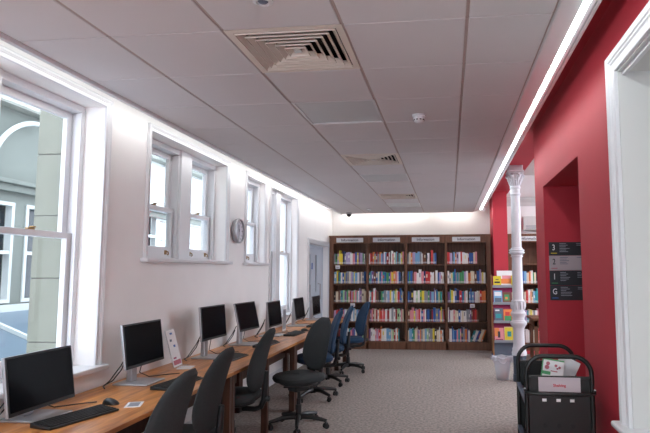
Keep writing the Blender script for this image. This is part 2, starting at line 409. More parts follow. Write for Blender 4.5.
# right cove with visible led strip
cv = MB()
cv.prism([(.502, ZC+.004), (.512, ZC), (.626, 2.772), (.626, 2.80), (.5, ZC+.05)], YN+.02, 11.36, 'y')
cv.prism([(.664, 2.788), (.69, 2.798), (.695, 2.81), (.708, 2.816), (.714, 2.813), (.738, 2.825), (.745, 2.835), (.745, 2.85), (.664, 2.85)], YN+.02, 11.36, 'y')
cv.box(.5, .745, YN+.02, 11.36, 2.85, 2.87)
cv.box(.5, .745, 11.36, 11.37, 2.75, 2.85)
struct('trim_3', cv, 'white', label='white plaster cove holding the light strip beside the red wall')
ly = YN+.1; k = 0
LB = ['far end of the cove']
segs = [(-2.4, -.6), (-.57, 1.2), (1.23, 3.385), (3.42, 5.25), (5.285, 7.3), (7.335, 9.3), (9.335, 11.3)]
LL = ['glowing linear ceiling light in the cove behind the viewpoint', 'glowing linear ceiling light in the cove beside the viewpoint', 'nearest visible glowing linear light above the white window frame', 'glowing linear light in the cove above the recess with signs',
      'glowing linear light in the cove between signs recess and column', 'glowing linear light in the cove beside the column capital', 'farthest glowing linear light in the cove near the bookcase']
for (a, b), lb in zip(segs, LL):
    t = thing('strip_light', lb, 'light', (.645, (a+b)/2, 2.78), 0, 'strip lights in the cove'); h = (b-a)/2
    obj('diffuser', MB().prism([(-.016, -.008), (.016, -.004), (.016, .004), (-.016, .0)], -h, h, 'y'), 'led', t)
    obj('channel', MB().prism([(-.019, .001), (.019, .005), (.019, .03), (-.019, .03)], -h-.008, h+.008, 'y'), 'white', t)
# ------------------------------------------------------------------ vents, flat panels
def vent(y0, label):
    x0 = GX[2]; c = .3
    t = thing('ceiling_vent', label, 'air vent', (x0+.3, y0+.3, ZC), 0, 'square ceiling diffusers')
    f = MB()
    def ring(mb, r0, r1, za, zb, zc, zd):
        # square ring: inner half r0 at za.., outer half r1, sloped louvre with thickness
        vs = []
        for r, z in ((r0, za), (r1, zb), (r1, zd), (r0, zc)):
            vs += [(-r, -r, z), (r, -r, z), (r, r, z), (-r, r, z)]
        fs = []
        for a in range(4):
            b = (a+1) % 4
            for k in range(4): fs.append((a*4+k, a*4+(k+1) % 4, b*4+(k+1) % 4, b*4+k))
        mb.add(vs, fs)
    ring(f, .262, .297, .0, .0, .012, .012)
    obj('frame', f, 'vent', t)
    for k in range(6):
        r = .255-k*.04; lv = MB(); ring(lv, r-.027, r, .026, -.001, .029, .002)
        ring(lv, r, r+.003, -.007, -.007, .0, .0); obj('louvre', lv, 'vent', t)
    obj('centre_plate', MB().box(-.02, .02, -.02, .02, .0, .03), 'pvc', t)
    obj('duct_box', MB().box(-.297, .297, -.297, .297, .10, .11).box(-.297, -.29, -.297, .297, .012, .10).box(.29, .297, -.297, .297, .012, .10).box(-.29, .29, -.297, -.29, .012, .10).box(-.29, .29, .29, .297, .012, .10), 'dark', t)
vent(2.557, 'nearest and largest looking louvred square ceiling vent')
vent(5.557, 'middle of the three louvred square ceiling vents')
vent(8.557, 'farthest small looking louvred square ceiling vent')
for (i, y), lb in zip(PANEL, ['unlit flat ceiling light panel between the first two vents', 'unlit flat ceiling light panel just beyond the middle vent', 'pale flat ceiling light panel farthest from view', 'flat ceiling light panel above the viewpoint', 'unseen ceiling panel behind the viewpoint lit as added fill']):
    t = thing('ceiling_light_panel', lb, 'ceiling light', (GX[2]+.3, y+.3, ZC), 0, 'flat square ceiling light panels')
    f = MB().box(-.296, .296, -.296, -.278, 0, .02).box(-.296, .296, .278, .296, 0, .02).box(-.296, -.278, -.278, .278, 0, .02).box(.278, .296, -.278, .278, 0, .02)
    obj('frame', f, 'white', t)
    obj('diffuser', MB().box(-.278, .278, -.278, .278, .006, .012), 'lamp' if y < 0 else 'diff', t)  # only the unseen rear panel glows, added as fill
# smoke detector, downlight dome, sensor, camera dome
t = thing('smoke_detector', 'white smoke detector on ceiling beside the middle vent', 'smoke detector', (-.214, 4.18, ZC))
obj('base', MB().lathe([(0, .052), (-.014, .052), (-.016, .046)], 28), 'white', t, smooth=True)
obj('head', MB().lathe([(-.016, .044), (-.045, .042), (-.058, .03), (-.064, .012), (-.065, .002)], 28), 'white', t, smooth=True)
sl = MB()
for k in range(10):
    T = Matrix.Rotation(2*PI*k/10, 4, 'Z'); sl.box(.0405, .0438, -.007, .007, -.046, -.038, T=T)
obj('sensor_slots', sl, 'dark', t)
t = thing('ceiling_sensor', 'round white ceiling sensor in front of the nearest vent', 'sensor', (-.796, 2.274, ZC))
obj('housing', MB().lathe([(0, .045), (-.008, .045), (-.014, .03), (-.006, .026)], 28), 'white', t, smooth=True)
obj('lens', MB().lathe([(-.004, .026), (-.012, .018), (-.014, .004)], 20), 'greyd', t, smooth=True)
t = thing('ceiling_sensor', 'tiny white sensor on far ceiling near the bookcase', 'sensor', (-1.527, 10.6, ZC))
obj('housing', MB().lathe([(0, .045), (-.02, .045), (-.035, .03), (-.04, .01)], 20), 'white', t, smooth=True)
obj('lens', MB().lathe([(-.036, .012), (-.044, .006)], 12), 'greyd', t)
t = thing('security_camera', 'small dark dome camera in the far left ceiling corner', 'security camera', (-2.02, 11.2, ZC))
obj('base', MB().lathe([(0, .06), (-.03, .06), (-.035, .05)], 24), 'silver', t, smooth=True)
obj('dome', MB().lathe([(-.035, .048), (-.06, .044), (-.08, .028), (-.088, .004)], 24), 'black', t, smooth=True)
# ------------------------------------------------------------------ clock
t = thing('wall_clock', 'round silver rimmed wall clock between windows', 'clock', (WX, 6.2, 2.012))
TX = Matrix.Rotation(PI/2, 4, 'Y')
obj('case', MB().lathe([(0, .128), (.03, .142), (.05, .145), (.062, .14), (.066, .132), (.06, .126), (.04, .126)], 40, T=TX), 'silver', t, smooth=True)
fc = obj('clock_face', MB().lathe([(.04, .126), (.044, .126)], 40, T=TX), 'clockface', t)
mk = MB()
for k in range(12):
    a = 2*PI*k/12; T = Matrix.Rotation(a, 4, 'X'); mk.box(.0445, .0455, -.004, .004, .095, .115, T=T)
obj('hour_marks', mk, 'ink', fc)
obj('clock_hand', MB().box(.047, .0485, -.005, .005, -.015, .07, T=Matrix.Rotation(.15, 4, 'X')), 'ink', t)
obj('clock_hand', MB().box(.0495, .051, -.0035, .0035, -.02, .1, T=Matrix.Rotation(PI*.95, 4, 'X')), 'ink', t)
# ------------------------------------------------------------------ desks
DX0, DX1, DZ = WX+.005, -1.72, .75
dl = ['nearest wooden desk carrying the leftmost monitor', 'wooden desk under the second and third monitors', 'wooden desk under the monitor by the third chair', 'wooden desk with the grey keyboard below the tall far window', 'short wooden desk at the far end by the door']
for (a, b), lb in zip(((.67, 2.54), (2.54, 4.41), (4.41, 6.28), (6.28, 8.15), (8.15, 9.45)), dl):
    t = thing('computer_desk', lb, 'desk', ((DX0+DX1)/2, (a+b)/2, 0), 0, 'row of wooden computer desks'); hx = (DX1-DX0)/2; hy = (b-a)/2-.001
    obj('desktop', MB().box(-hx, hx, -hy, hy, DZ-.028, DZ), 'desk', t, bevel=.003)
    for y in (-hy+.005, hy-.055):
        obj('leg', MB().box(hx-.075, hx-.015, y, y+.05, 0, DZ-.028), 'deskleg', t, bevel=.002)
        obj('leg', MB().box(-hx+.015, -hx+.075, y, y+.05, 0, DZ-.028), 'deskleg', t, bevel=.002)
        obj('side_rail', MB().box(-hx+.075, hx-.075, y+.01, y+.04, DZ-.12, DZ-.028), 'deskleg', t)
    obj('leg', MB().box(hx-.085, hx-.025, -.03, .02, 0, DZ-.028), 'deskleg', t, bevel=.002)
    obj('modesty_panel', MB().box(-hx+.03, -hx+.048, -hy+.06, hy-.06, .3, DZ-.03), 'deskleg', t)
# ------------------------------------------------------------------ monitors
def monitor(x, y, zc, tilt, yaw, label, px=-.10, py=-.02):
    t = thing('computer_monitor', label, 'monitor', (x, y, DZ), yaw, 'flat screen monitors on the desks')
    W, H = .51, .308; zc -= DZ
    T = Matrix.Translation((0, 0, zc)) @ Matrix.Rotation(-tilt, 4, 'Y')
    hs = MB(); hs.box(-.022, -.004, -W/2, W/2, -H/2, H/2, T=T); hs.box(-.05, -.022, -W*.3, W*.3, -H*.3, H*.3, T=T)
    obj('housing', hs, 'silver', t, bevel=.004)
    obj('bezel', MB().box(-.004, .002, -W/2+.003, W/2-.003, -H/2+.002, H/2-.002, T=T), 'black', t, bevel=.002)
    obj('screen', MB().box(.002, .0035, -W/2+.012, W/2-.012, -H/2+.022, H/2-.012, T=T), 'screen', t)
    obj('stand_post', MB().prism([(px-.012, .012), (px+.03, .012), (px+.025, zc+.06), (px-.005, zc+.09)], -.035, .035, 'y'), 'silver', t, bevel=.004)
    obj('neck', MB().box(px, -.045, -.03, .03, zc-.04, zc+.04), 'black', t, bevel=.004)
    obj('stand_foot', MB().box(px-.06, .10, -.13, .13, 0, .012), 'silver', t, bevel=.005)
    c1 = MB().tube([(px-.02, -.02, .2), (px-.05, -.05, .12), (px-.09, -.11, .03), (px-.08, -.2, .008), (px-.03, -.26, .008)], .0045, 6)
    obj('cable', c1, 'black', t, smooth=True)
    c2 = MB().tube([(-.06, .06, zc-.06), (-.07, .1, zc-.15), (px, .12, .05), (px+.03, .2, .006), (.03, .3, .006), (.1, .35, .006)], .0035, 6)
    obj('cable', c2, 'black', t, smooth=True)
    c3 = MB().tube([(px-.03, -.03, .16), (px-.07, -.0, .09), (px-.10, -.06, .02), (px-.1, -.16, .008)], .0045, 6)
    obj('cable', c3, 'black', t, smooth=True)
    return t
monitor(-2.255, 2.942, .958, .14, 0, 'large nearest monitor at lower left, low on its stand')
monitor(-2.21, 3.912, 1.031, .13, 0, 'monitor under the gap between the first two windows')
monitor(-2.20, 5.10, 1.075, .09, -.03, 'upright monitor standing high below the short double window')
monitor(-2.21, 6.01, 1.059, .227, -.067, 'monitor tilted back below the clock')
monitor(-2.17, 6.86, 1.023, .10, 0, 'monitor below the narrow single window')
monitor(-2.19, 8.10, 1.006, .125, 0, 'monitor before the tall far window')
monitor(-2.185, 9.13, .987, .06, 0, 'farthest monitor, beside the grey door')
# ------------------------------------------------------------------ keyboards, mice
def keyboard(x, y, rz, label, L=.44, Wd=.145):
    t = thing('keyboard', label, 'keyboard', (x, y, DZ), rz, 'black keyboards on the desks')
    obj('body', MB().prism([(-Wd/2, 0), (Wd/2, 0), (Wd/2, .012), (-Wd/2, .026)], -L/2, L/2, 'y'), 'black', t, bevel=.004)
    ks = MB(); rows = 6; p = (Wd-.02)/rows
    for r in range(rows):
        xx = -Wd/2+.01+p*(r+.5); zt = .026-(xx+Wd/2)/Wd*.014
        n = 21
        yk = -L/2+.012
        pk = (L-.024)/n
        for k in range(n):
            if r == rows-1 and 4 <= k <= 8: continue
            if k in (14, 18) and False: continue
            ks.box(xx-p*.42, xx+p*.42, yk+k*pk+.001, yk+(k+1)*pk-.0015, zt-.002, zt+.005)
        if r == rows-1: ks.box(xx-p*.42, xx+p*.42, yk+4*pk+.001, yk+9*pk-.001, zt-.002, zt+.005)
    obj('keys', ks, 'rubber', t)
def mouse(x, y, rz, label):
    t = thing('computer_mouse', label, 'mouse', (x, y, DZ), rz, 'black mice on the desks')
    b = MB(); n = 16; rings = []
    for i in range(9):
        u = i/8; ht = .036*math.sin(PI*min(1, u*.8+.18))**.8; wd = .031*math.sqrt(max(0.02, 1-(2*u-1)**4))
        rings.append([(-.055+.11*u, wd*math.cos(PI*k/(n-1)), ht*math.sin(PI*k/(n-1))) for k in range(n)])
    vs = [v for r in rings for v in r]
    fs = [(i*n+k, i*n+(k+1) % n, (i+1)*n+(k+1) % n, (i+1)*n+k) for i in range(8) for k in range(n)]
    fs += [tuple(range(n)), tuple(8*n+k for k in range(n))]
    b.add(vs, fs); obj('body', b, 'black', t, smooth=True)
    obj('wheel', MB().lathe([(-.004, .008), (.004, .008)], 12, T=Matrix.Translation((-.03, 0, .027)) @ Matrix.Rotation(PI/2, 4, 'X')), 'greyd', t)
keyboard(-2.03, 2.93, -.25, 'large black keyboard in front of the nearest monitor')
keyboard(-1.93, 3.88, -.1, 'keyboard half hidden behind the two nearest chair backs')
keyboard(-1.99, 5.02, -.05, 'keyboard in front of the upright third monitor')
keyboard(-1.98, 5.98, -.05, 'keyboard in front of the tilted fourth monitor')
keyboard(-1.96, 7.02, -.05, 'greyish keyboard in open view under the fifth monitor')
keyboard(-1.96, 8.1, 0, 'keyboard in front of the sixth monitor')
mouse(-2.05, 3.27, -.2, 'black mouse beside the nearest keyboard')
mouse(-1.95, 6.18, 0, 'black mouse at the desk edge behind the third chair')
mouse(-1.93, 7.42, 0, 'black mouse next to the far greyish keyboard')
# flat cards and leaflet holders
t = thing('desk_card', 'small pale printed card lying on the nearest desks', 'card', (-1.90, 3.27, DZ), .35)
obj('card', MB().box(-.045, .045, -.07, .07, 0, .002), 'paper', t); obj('print', MB().box(-.03, .03, -.05, .05, .002, .0026), 'greym', t)
t = thing('desk_card', 'pale card on the desk behind the white leaflet', 'card', (-2.2, 4.55, DZ), .2)
obj('card', MB().box(-.06, .06, -.08, .08, 0, .002), 'paper', t)
def leaflet(x, y, rz, lean, label, cols, h=.30, w=.16):
    t = thing('leaflet_holder', label, 'leaflet holder', (x, y, DZ), rz)
    T = Matrix.Rotation(lean, 4, 'Y')
    obj('acrylic_stand', MB().box(-.012, -.008, -w/2, w/2, 0, h, T=T).box(-.012, .06, -w/2, w/2, 0, .004), 'acr', t)
    l = MB().box(-.006, -.003, -w/2+.004, w/2-.004, .005, h-.004, T=T)
    lf = obj('leaflet', l, 'paper', t)
    for i, (c, a, b, zz, hh) in enumerate(cols):
        obj('print', MB().box(-.0028, -.0018, -w/2+w*a, -w/2+w*b, h*zz, h*(zz+hh), T=T).box(-.0072, -.0062, -w/2+w*a, -w/2+w*b, h*zz, h*(zz+hh), T=T), c, lf)
leaflet(-2.285, 4.60, .10, -.28, 'tilted white leaflet with pink flowers between second and third monitors', [('pinkm', .1, .9, .06, .12), ('bluem', .4, .65, .86, .05), ('greyd', .25, .45, .68, .06), ('bluem', .5, .7, .52, .06), ('magenta', .2, .5, .22, .04)], .32, .19)
leaflet(-2.2, 7.38, .02, 0, 'upright pale blue leaflet stand beside the fifth monitor', [('greym', .1, .9, .1, .8)], .32, .17)
# ------------------------------------------------------------------ chairs (front is -x, backrest at +x)
def chair(fabric, label, loc, rz):
    t = thing('office_chair', label, 'chair', loc, rz, 'swivel chairs along the desks')
    # seat pad
    s = MB(); n = 28; pr = []
    for k in range(n):
        a = 2*PI*k/n; c, q = math.cos(a), math.sin(a)
        pr.append((math.copysign(abs(c)**.55, c)*.225, math.copysign(abs(q)**.55, q)*.23))
    lay = [(.448, .82), (.458, .95), (.478, 1.), (.505, .985), (.522, .90), (.527, .6), (.524, .02)]
    vs = [(x*k, y*k, z-.012*((-x/.24) if x < 0 else 0)**3) for z, k in lay for x, y in pr]
    fs = [(i*n+k, i*n+(k+1) % n, (i+1)*n+(k+1) % n, (i+1)*n+k) for i in range(len(lay)-1) for k in range(n)]
    fs.append(tuple(range(n)))
    s.add(vs, fs); obj('seat', s, fabric, t, smooth=True)
    obj('seat_pan', MB().lathe([(.415, .15), (.43, .19), (.455, .19)], 24), 'black', t, smooth=True)
    # backrest: tapered oval shell, curved, leaning back
    b = MB(); N = 22; Hh = .53; rings = []; m_ = 20
    for i in range(N+1):
        u = i/N
        w = (.21-.045*u**1.6)*(max(0, 1-abs(2*u-1)**2.8))**.42 if 0 < u < 1 else .06
        lean = .14*u+.05*math.sin(PI*u*.9)*-.6
        z = .53+Hh*u; x0 = .21+lean
        th = .030 if 0 < u < 1 else .008
        ring = []
        for k in range(m_):
            a = 2*PI*k/m_; yy = w*math.copysign(abs(math.cos(a))**.8, math.cos(a)); xx = th*math.sin(a)-.045*(yy/.22)**2
            ring.append((x0+xx, yy, z))
        rings.append(ring)
    vs = [v for r in rings for v in r]
    fs = [(i*m_+k, i*m_+(k+1) % m_, (i+1)*m_+(k+1) % m_, (i+1)*m_+k) for i in range(N) for k in range(m_)]
    fs += [tuple(range(m_)), tuple(N*m_+k for k in range(m_))]
    b.add(vs, fs); obj('backrest', b, fabric, t, smooth=True)
    # L shaped back bar
    obj('back_bar', MB().tube([(.05, 0, .385), (.2, 0, .38), (.25, 0, .40), (.275, 0, .46), (.285, 0, .56), (.295, 0, .70)], [.022, .022, .024, .024, .024, .018], 10), 'black', t, smooth=True)
    obj('adjuster_knob', MB().lathe([(0, .022), (.03, .026), (.04, .02)], 14, T=Matrix.Translation((.285, 0, .47)) @ Matrix.Rotation(PI/2, 4, 'Y')), 'black', t, smooth=True)
    obj('mechanism', MB().box(-.09, .09, -.07, .07, .355, .41), 'black', t, bevel=.015)
    obj('lever', MB().tube([(0, .05, .37), (-.02, .16, .365), (-.02, .22, .36)], [.006, .006, .011], 8), 'black', t, smooth=True)
    obj('gas_column', MB().lathe([(.09, .03), (.22, .03), (.222, .022), (.28, .022), (.282, .015), (.35, .015)], 18), 'black', t, smooth=True)
    bs = MB().lathe([(.07, .035), (.08, .045), (.12, .042), (.13, .03)], 20)
    cs = []
    for k in range(5):
        a = 2*PI*k/5+.25; T = Matrix.Rotation(a, 4, 'Z')
        bs.tube([T @ Vector(p) for p in ((.02, 0, .105), (.14, 0, .105), (.25, 0, .085), (.295, 0, .075))], [.028, .024, .019, .016], 8); cs.append(a)
    obj('base', bs, 'black', t, smooth=True)
    for a in cs:
        p = Vector((.285*math.cos(a), .285*math.sin(a), 0))
        c = MB(); A = Matrix.Translation(p) @ Matrix.Rotation(a+.7, 4, 'Z')
        c.lathe([(.05, .011), (.078, .011)], 10, T=A); c.box(-.02, .024, -.008, .008, .03, .055, T=A)
        co = obj('caster', c, 'black', t, smooth=True)
        for sg in (-1, 1):
            obj('wheel', MB().lathe([(-.009, .022), (-.007, .026), (.007, .026), (.009, .022)], 16, T=A @ Matrix.Translation((.004, sg*.018, .026)) @ Matrix.Rotation(PI/2, 4, 'X')), 'rubber', co, smooth=True)
    return t
c0 = chair('fab', 'nearest charcoal swivel chair, cut off by the bottom edge', (-1.63, 2.72, 0), math.radians(0))
dup(c0, (-1.75, 3.52, 0), math.radians(0), 'charcoal swivel chair overlapped by the nearest one')
dup(c0, (-1.86, 4.74, 0), math.radians(0), 'charcoal swivel chair pushed in by the fourth monitor')
dup(c0, (-1.52, 5.62, 0), math.radians(52), 'charcoal swivel chair turned round with its whole seat in view')
c1 = chair('fabb', 'first blue swivel chair, just beyond the turned charcoal chair', (-1.67, 6.88, 0), math.radians(20))
dup(c1, (-1.69, 7.76, 0), math.radians(16), 'middle blue swivel chair of the far three')
dup(c1, (-1.58, 8.72, 0), math.radians(30), 'farthest blue swivel chair in front of the bookcase')
# ------------------------------------------------------------------ bookcases
BX = [-2.39, -1.643, -.863, -.066, .77]
SZ = [.156, .542, .919, 1.295, 1.683]; YF = 11.20; YR = 11.58
ORD = ['first', 'second', 'third', 'fourth', 'fifth', 'sixth', 'seventh', 'eighth', 'ninth', 'tenth', 'eleventh', 'twelfth', 'thirteenth', 'fourteenth', 'fifteenth', 'sixteenth', 'seventeenth', 'eighteenth', 'nineteenth', 'twentieth', 'twenty-first', 'twenty-second', 'twenty-third', 'twenty-fourth', 'twenty-fifth', 'twenty-sixth', 'twenty-seventh', 'twenty-eighth', 'twenty-ninth', 'thirtieth']
def bookcase(label, xs, y0, y1, top, zs, loc_label_sign):
    cx = (xs[0]+xs[-1])/2
    t = thing('bookcase', label, 'bookcase', (cx, y0, 0)); D = y1-y0
    X = [x-cx for x in xs]
    n = len(X)
    for i, x in enumerate(X):
        a, b = (x-.03, x+.05) if i == 0 else ((x-.045, x+.045) if i == n-1 else (x-.022, x+.022))
        obj('side_panel' if i in (0, n-1) else 'divider', MB().box(a, b, 0, D, 0, top-.03), 'case', t, bevel=.002)
    obj('top_board', MB().box(X[0]-.04, X[-1]+.055, -.01, D, top-.03, top), 'case', t, bevel=.003)
    obj('plinth', MB().box(X[0]+.05, X[-1]-.045, .0, .02, 0, .135), 'case', t, bevel=.002)
    obj('back_panel', MB().box(X[0]+.05, X[-1]-.045, D-.012, D, .02, top-.03), 'case', t)
    for i in range(n-1):
        a = X[i]+(.05 if i == 0 else .022); b = X[i+1]-(.045 if i == n-2 else .022)
        obj('header', MB().box(a, b, .004, .024, top-.165, top-.03), 'case', t)
        for z in zs:
            obj('shelf', MB().box(a, b, .012, D-.012, z-.025, z), 'case', t, bevel=.002)
        m = (a+b)/2
        s = obj('header_sign', MB().box(m-.275, m+.275, -.004, .004, top-.14, top-.05), 'plate', t, bevel=.002)
        text('sign_text', 'Information', .075, 'ink', s, (m, -.0055, top-.096), (PI/2, 0, 0), bold=.001)
    return t
bookcase('long dark wood bookcase of four bays against the back wall', BX, YF, YR, 2.265, SZ, '')
bookcase('dark wood bookcase in the room beyond the column', [1.17, 1.95, 2.73, 3.5], YF, YR, 2.265, SZ, '')
PAL = [('dark red', (150, 36, 44)), ('red', (206, 60, 58)), ('pink', (222, 140, 150)), ('orange', (226, 132, 70)), ('yellow', (226, 206, 60)), ('green', (70, 150, 96)), ('teal', (50, 150, 158)), ('light blue', (120, 170, 208)),
       ('blue', (46, 96, 168)), ('dark blue', (38, 50, 98)), ('purple', (122, 88, 142)), ('white', (232, 230, 228)), ('cream', (222, 210, 184)), ('grey', (140, 142, 150)), ('black', (40, 38, 44)), ('brown', (118, 78, 58)), ('pale green', (160, 200, 150)), ('lilac', (178, 160, 196))]
for n, c in PAL: M['bk_'+n] = mat('book_'+n.replace(' ', '_'), c, .55)
WALL = dict(def_=[2, 2, 4, 3, 3, 3, 4, 5, 3, 2, 3, 12, 8, 7, 3, 3, 3, 3], b0=[1, 1, 2, 1, 8, 1, 3, 3, 2, 3, 5, 7, 2, 8, 3, 0, 1, 6], b1=[1, 1, 1, 1, 9, 2, 7, 6, 6, 3, 1, 6, 2, 4, 2, 0, 3, 2])
WALL['b2'] = [3, 4, 6, 3, 3, 2, 3, 6, 5, 2, 2, 11, 3, 3, 2, 1, 1, 3]
def book_mesh(mb, t, h, d, T, rm):
    """one book standing on its tail, spine to -y; material slots: 0 cover 1 pages 2 label 3 contrast"""
    mb.prism([(0, .004), (t*.5, 0), (t, .004), (t, d), (t-.002, d), (t-.002, .007), (.002, .007), (.002, d), (0, d)], 0, h, 'z', 0)
    mb.box(.0022, t-.0022, .007, d-.003, .003, h-.003, 1)
    mb.add([(t*.1, .0015, .012), (t*.9, .0015, .012), (t*.9, .0015, .045), (t*.1, .0015, .045)], [(0, 1, 2, 3)], 2)
    k = rm.random()
    if k < .3:
        z0 = h*(.35+.2*rm.random()); z1 = z0+h*(.15+.25*rm.random())
        mb.add([(t*.25, -.0003, z0), (t*.75, -.0003, z0), (t*.75, -.0003, z1), (t*.25, -.0003, z1)], [(0, 1, 2, 3)], 3)
    return mb
BOOKS = []
def fill(bay, sh, x0, x1, z, y, frac, lean_from=None, wt='def_', other=False):
    x = x0+.006; end = x0+(x1-x0)*frac; i = 0; idx = list(range(len(PAL)))
    while True:
        t = rnd.choice((.02, .024, .028, .032, .036, .042, .05)); h = rnd.uniform(.205, .25) if rnd.random() > .08 else rnd.uniform(.255, .285)
        d = rnd.uniform(.14, .18)
        ci = rnd.choices(idx, WALL[wt])[0]; co = rnd.choices([11, 14, 4, 12, 1], [5, 1, 1, 3, .6])[0]
        if co == ci: co = 13
        lean = 0
        if lean_from and x > lean_from: lean = .38; 
        foot = t if not lean else t/math.cos(lean)
        if x+foot+(h*math.sin(lean) if lean else 0) > end: break
        BOOKS.append(dict(bay=bay, sh=sh, i=i, x=x, y=y+rnd.uniform(0, .006), z=z, t=t, h=h, d=d, c=ci, co=co, lean=lean, other=other))
        x += foot+.0008; i += 1
        if i > 29: break
fr = {(1, 4): .82, (2, 0): 1., (2, 4): .83, (3, 0): .83, (3, 3): .80}
yb = YF+.05
for b in range(4):
    for sh in range(5):       # 0 = top shelf
        x0 = BX[b]+(.05 if b == 0 else .022); x1 = BX[b+1]-(.045 if b == 3 else .022)
        f = {(1, 4): .84, (2, 0): .83, (3, 0): .80, (3, 3): .80}.get((b, sh), .985)
        wt = 'b0' if b == 0 and sh == 0 else ('b1' if b == 0 and sh == 1 else ('b2' if (b+sh) % 2 else 'def_'))
        if (b, sh) == (3, 4): fill(b, sh, x0, x1, SZ[4-sh], yb, .98, x0+.40, wt)
        else: fill(b, sh, x0, x1, SZ[4-sh], yb, f, None, wt)
for b in range(3):
    xs = [1.17, 1.95, 2.73, 3.5]
    for sh in range(1, 5):
        fill(b, sh, xs[b]+.05, xs[b+1]-.05, SZ[4-sh], yb, .9, None, 'def_', True)
main = [b for b in BOOKS if not b['other']]
def rank(b):
    hidden = (b['bay'] == 0 and b['sh'] == 4) or (b['bay'] == 0 and b['sh'] == 3 and b['i'] > 5)
    return -(b['t']*b['h']) + (1 if hidden else 0)
keep = sorted(main, key=rank)[:298]; keepid = {id(b) for b in keep}
BAY = ['leftmost', 'second', 'third', 'rightmost']; SHN = ['top', 'second', 'middle', 'fourth', 'bottom']
rest = MB(); restm = []
for b in BOOKS:
    rm = random.Random(int(b['x']*1000)+b['sh']*77)
    mb = book_mesh(MB(), b['t'], b['h'], b['d'], None, rm)
    T = Matrix.Translation((b['x']+(0 if not b['lean'] else 0), b['y'], b['z']+(b['t']*math.sin(b['lean']) if b['lean'] else 0)+.0005)) @ Matrix.Rotation(b['lean'], 4, 'Y')
    ms = ['bk_'+PAL[b['c']][0], 'paper', 'paper', 'bk_'+PAL[b['co']][0]]
    if id(b) in keepid:
        o = obj('book', mb, ms); o.location = T.to_translation(); o.rotation_euler = (0, b['lean'], 0)
        sz = 'tall' if b['h'] > .25 else ('thick' if b['t'] > .04 else ('thin' if b['t'] < .026 else ''))
        nm = PAL[b['c']][0]
        st = (sz+' ' if sz else '')+('leaning ' if b['lean'] and len(nm.split())+(1 if sz else 0) < 2 else '')+nm
        tag(o, '%s book, %s from the left on the %s shelf of the %s bay' % (st, ORD[b['i']], SHN[b['sh']], BAY[b['bay']]), 'book', 'books in the long dark bookcase')
    else:
        off = len(rest.v); rest.v += [tuple(T @ Vector(v)) for v in mb.v]
        for f_, m_ in zip(mb.f, mb.m):
            rest.f.append(tuple(i+off for i in f_)); nmx = ms[m_]
            if nmx not in restm: restm.append(nmx)
            rest.m.append(restm.index(nmx))
o = obj('books', rest, restm); tag(o, 'remaining slim books scattered along shelves and in the room beyond', 'books', None, 'stuff')
# shelf label cards hanging below shelf edges
for x, z, lb in ((-2.25, 1.66, 'small white label card under top shelf at the far left'), (-1.94, .90, 'small white label card under middle shelf above the blue chair'), (.44, .895, 'small white label card under middle shelf of the rightmost bay')):
    t = thing('shelf_label', lb, 'label card', (x, YF+.006, z))
    obj('card', MB().box(-.045, .045, -.004, -.001, -.07, 0), 'paper', t); obj('print', MB().box(-.03, .03, -.0048, -.004, -.05, -.042).box(-.03, .02, -.0048, -.004, -.034, -.028), 'greyd', t)
# ------------------------------------------------------------------ column
CX, CY = .965, 8.2
t = thing('iron_column', 'white cast iron column with a slate grey foot', 'column', (CX, CY, 0))
def octo(r, z0, z1, mb): mb.lathe([(z0, r), (z1, r)], 8, T=Matrix.Rotation(PI/8, 4, 'Z'))
mb = MB(); octo(.098, 0, .10, mb); octo(.09, .10, .36, mb); obj('foot', mb, 'slate', t, bevel=.006)
pf = [(.36, .102), (.40, .105), (.42, .095), (.45, .097), (.47, .085), (.52, .08), (.70, .079), (.735, .08), (.75, .088), (.77, .1), (.79, .114), (.81, .118), (.825, .114), (.83, .098), (.845, .096), (.85, .086), (.88, .085), (.91, .095), (.93, .105), (.945, .108), (.96, .098), (.98, .086), (1.10, .086), (1.12, .092), (1.13, .084), (1.15, .0745), (1.40, .074), (1.735, .072), (1.74, .084), (1.758, .086), (1.762, .078), (1.775, .080), (1.785, .1), (1.80, .112), (1.812, .11), (1.816, .098), (1.826, .098), (1.83, .108), (1.845, .106), (1.852, .084), (1.87, .082), (1.874, .07), (2.3, .067), (2.62, .064), (2.63, .074), (2.65, .076), (2.66, .066), (2.72, .066), (2.725, .076), (2.75, .078), (2.76, .07), (2.84, .076), (2.90, .1), (2.93, .108)]
obj('shaft', MB().lathe(pf, 32), 'iron', t, smooth=True)
lv = MB()
for k in range(10):
    T = Matrix.Rotation(2*PI*k/10, 4, 'Z'); lv.tube([T @ Vector(p) for p in ((.086, 0, 1.0), (.095, 0, 1.04), (.097, 0, 1.08), (.088, 0, 1.11))], [.012, .018, .016, .006], 6)
obj('leaf_band', lv, 'iron', t, smooth=True)
lv = MB()
for k in range(8):
    T = Matrix.Rotation(2*PI*k/8+PI/8, 4, 'Z'); lv.tube([T @ Vector(p) for p in ((.068, 0, 2.77), (.08, 0, 2.83), (.1, 0, 2.89), (.128, 0, 2.925), (.135, 0, 2.90), (.122, 0, 2.885))], [.014, .022, .022, .018, .012, .006], 6)
    lv.tube([T @ Vector(p) for p in ((.06, .03, 2.77), (.07, .035, 2.81), (.088, .04, 2.85), (.1, .045, 2.845))], [.012, .016, .014, .006], 6)
obj('capital', lv, 'iron', t, smooth=True)
mb = MB().box(-.12, .12, -.12, .12, 2.955, 2.985).box(-.105, .105, -.105, .105, 2.985, ZS).box(-.11, .11, -.11, .11, 2.93, 2.955)
obj('abacus', mb, 'iron', t, bevel=.008)
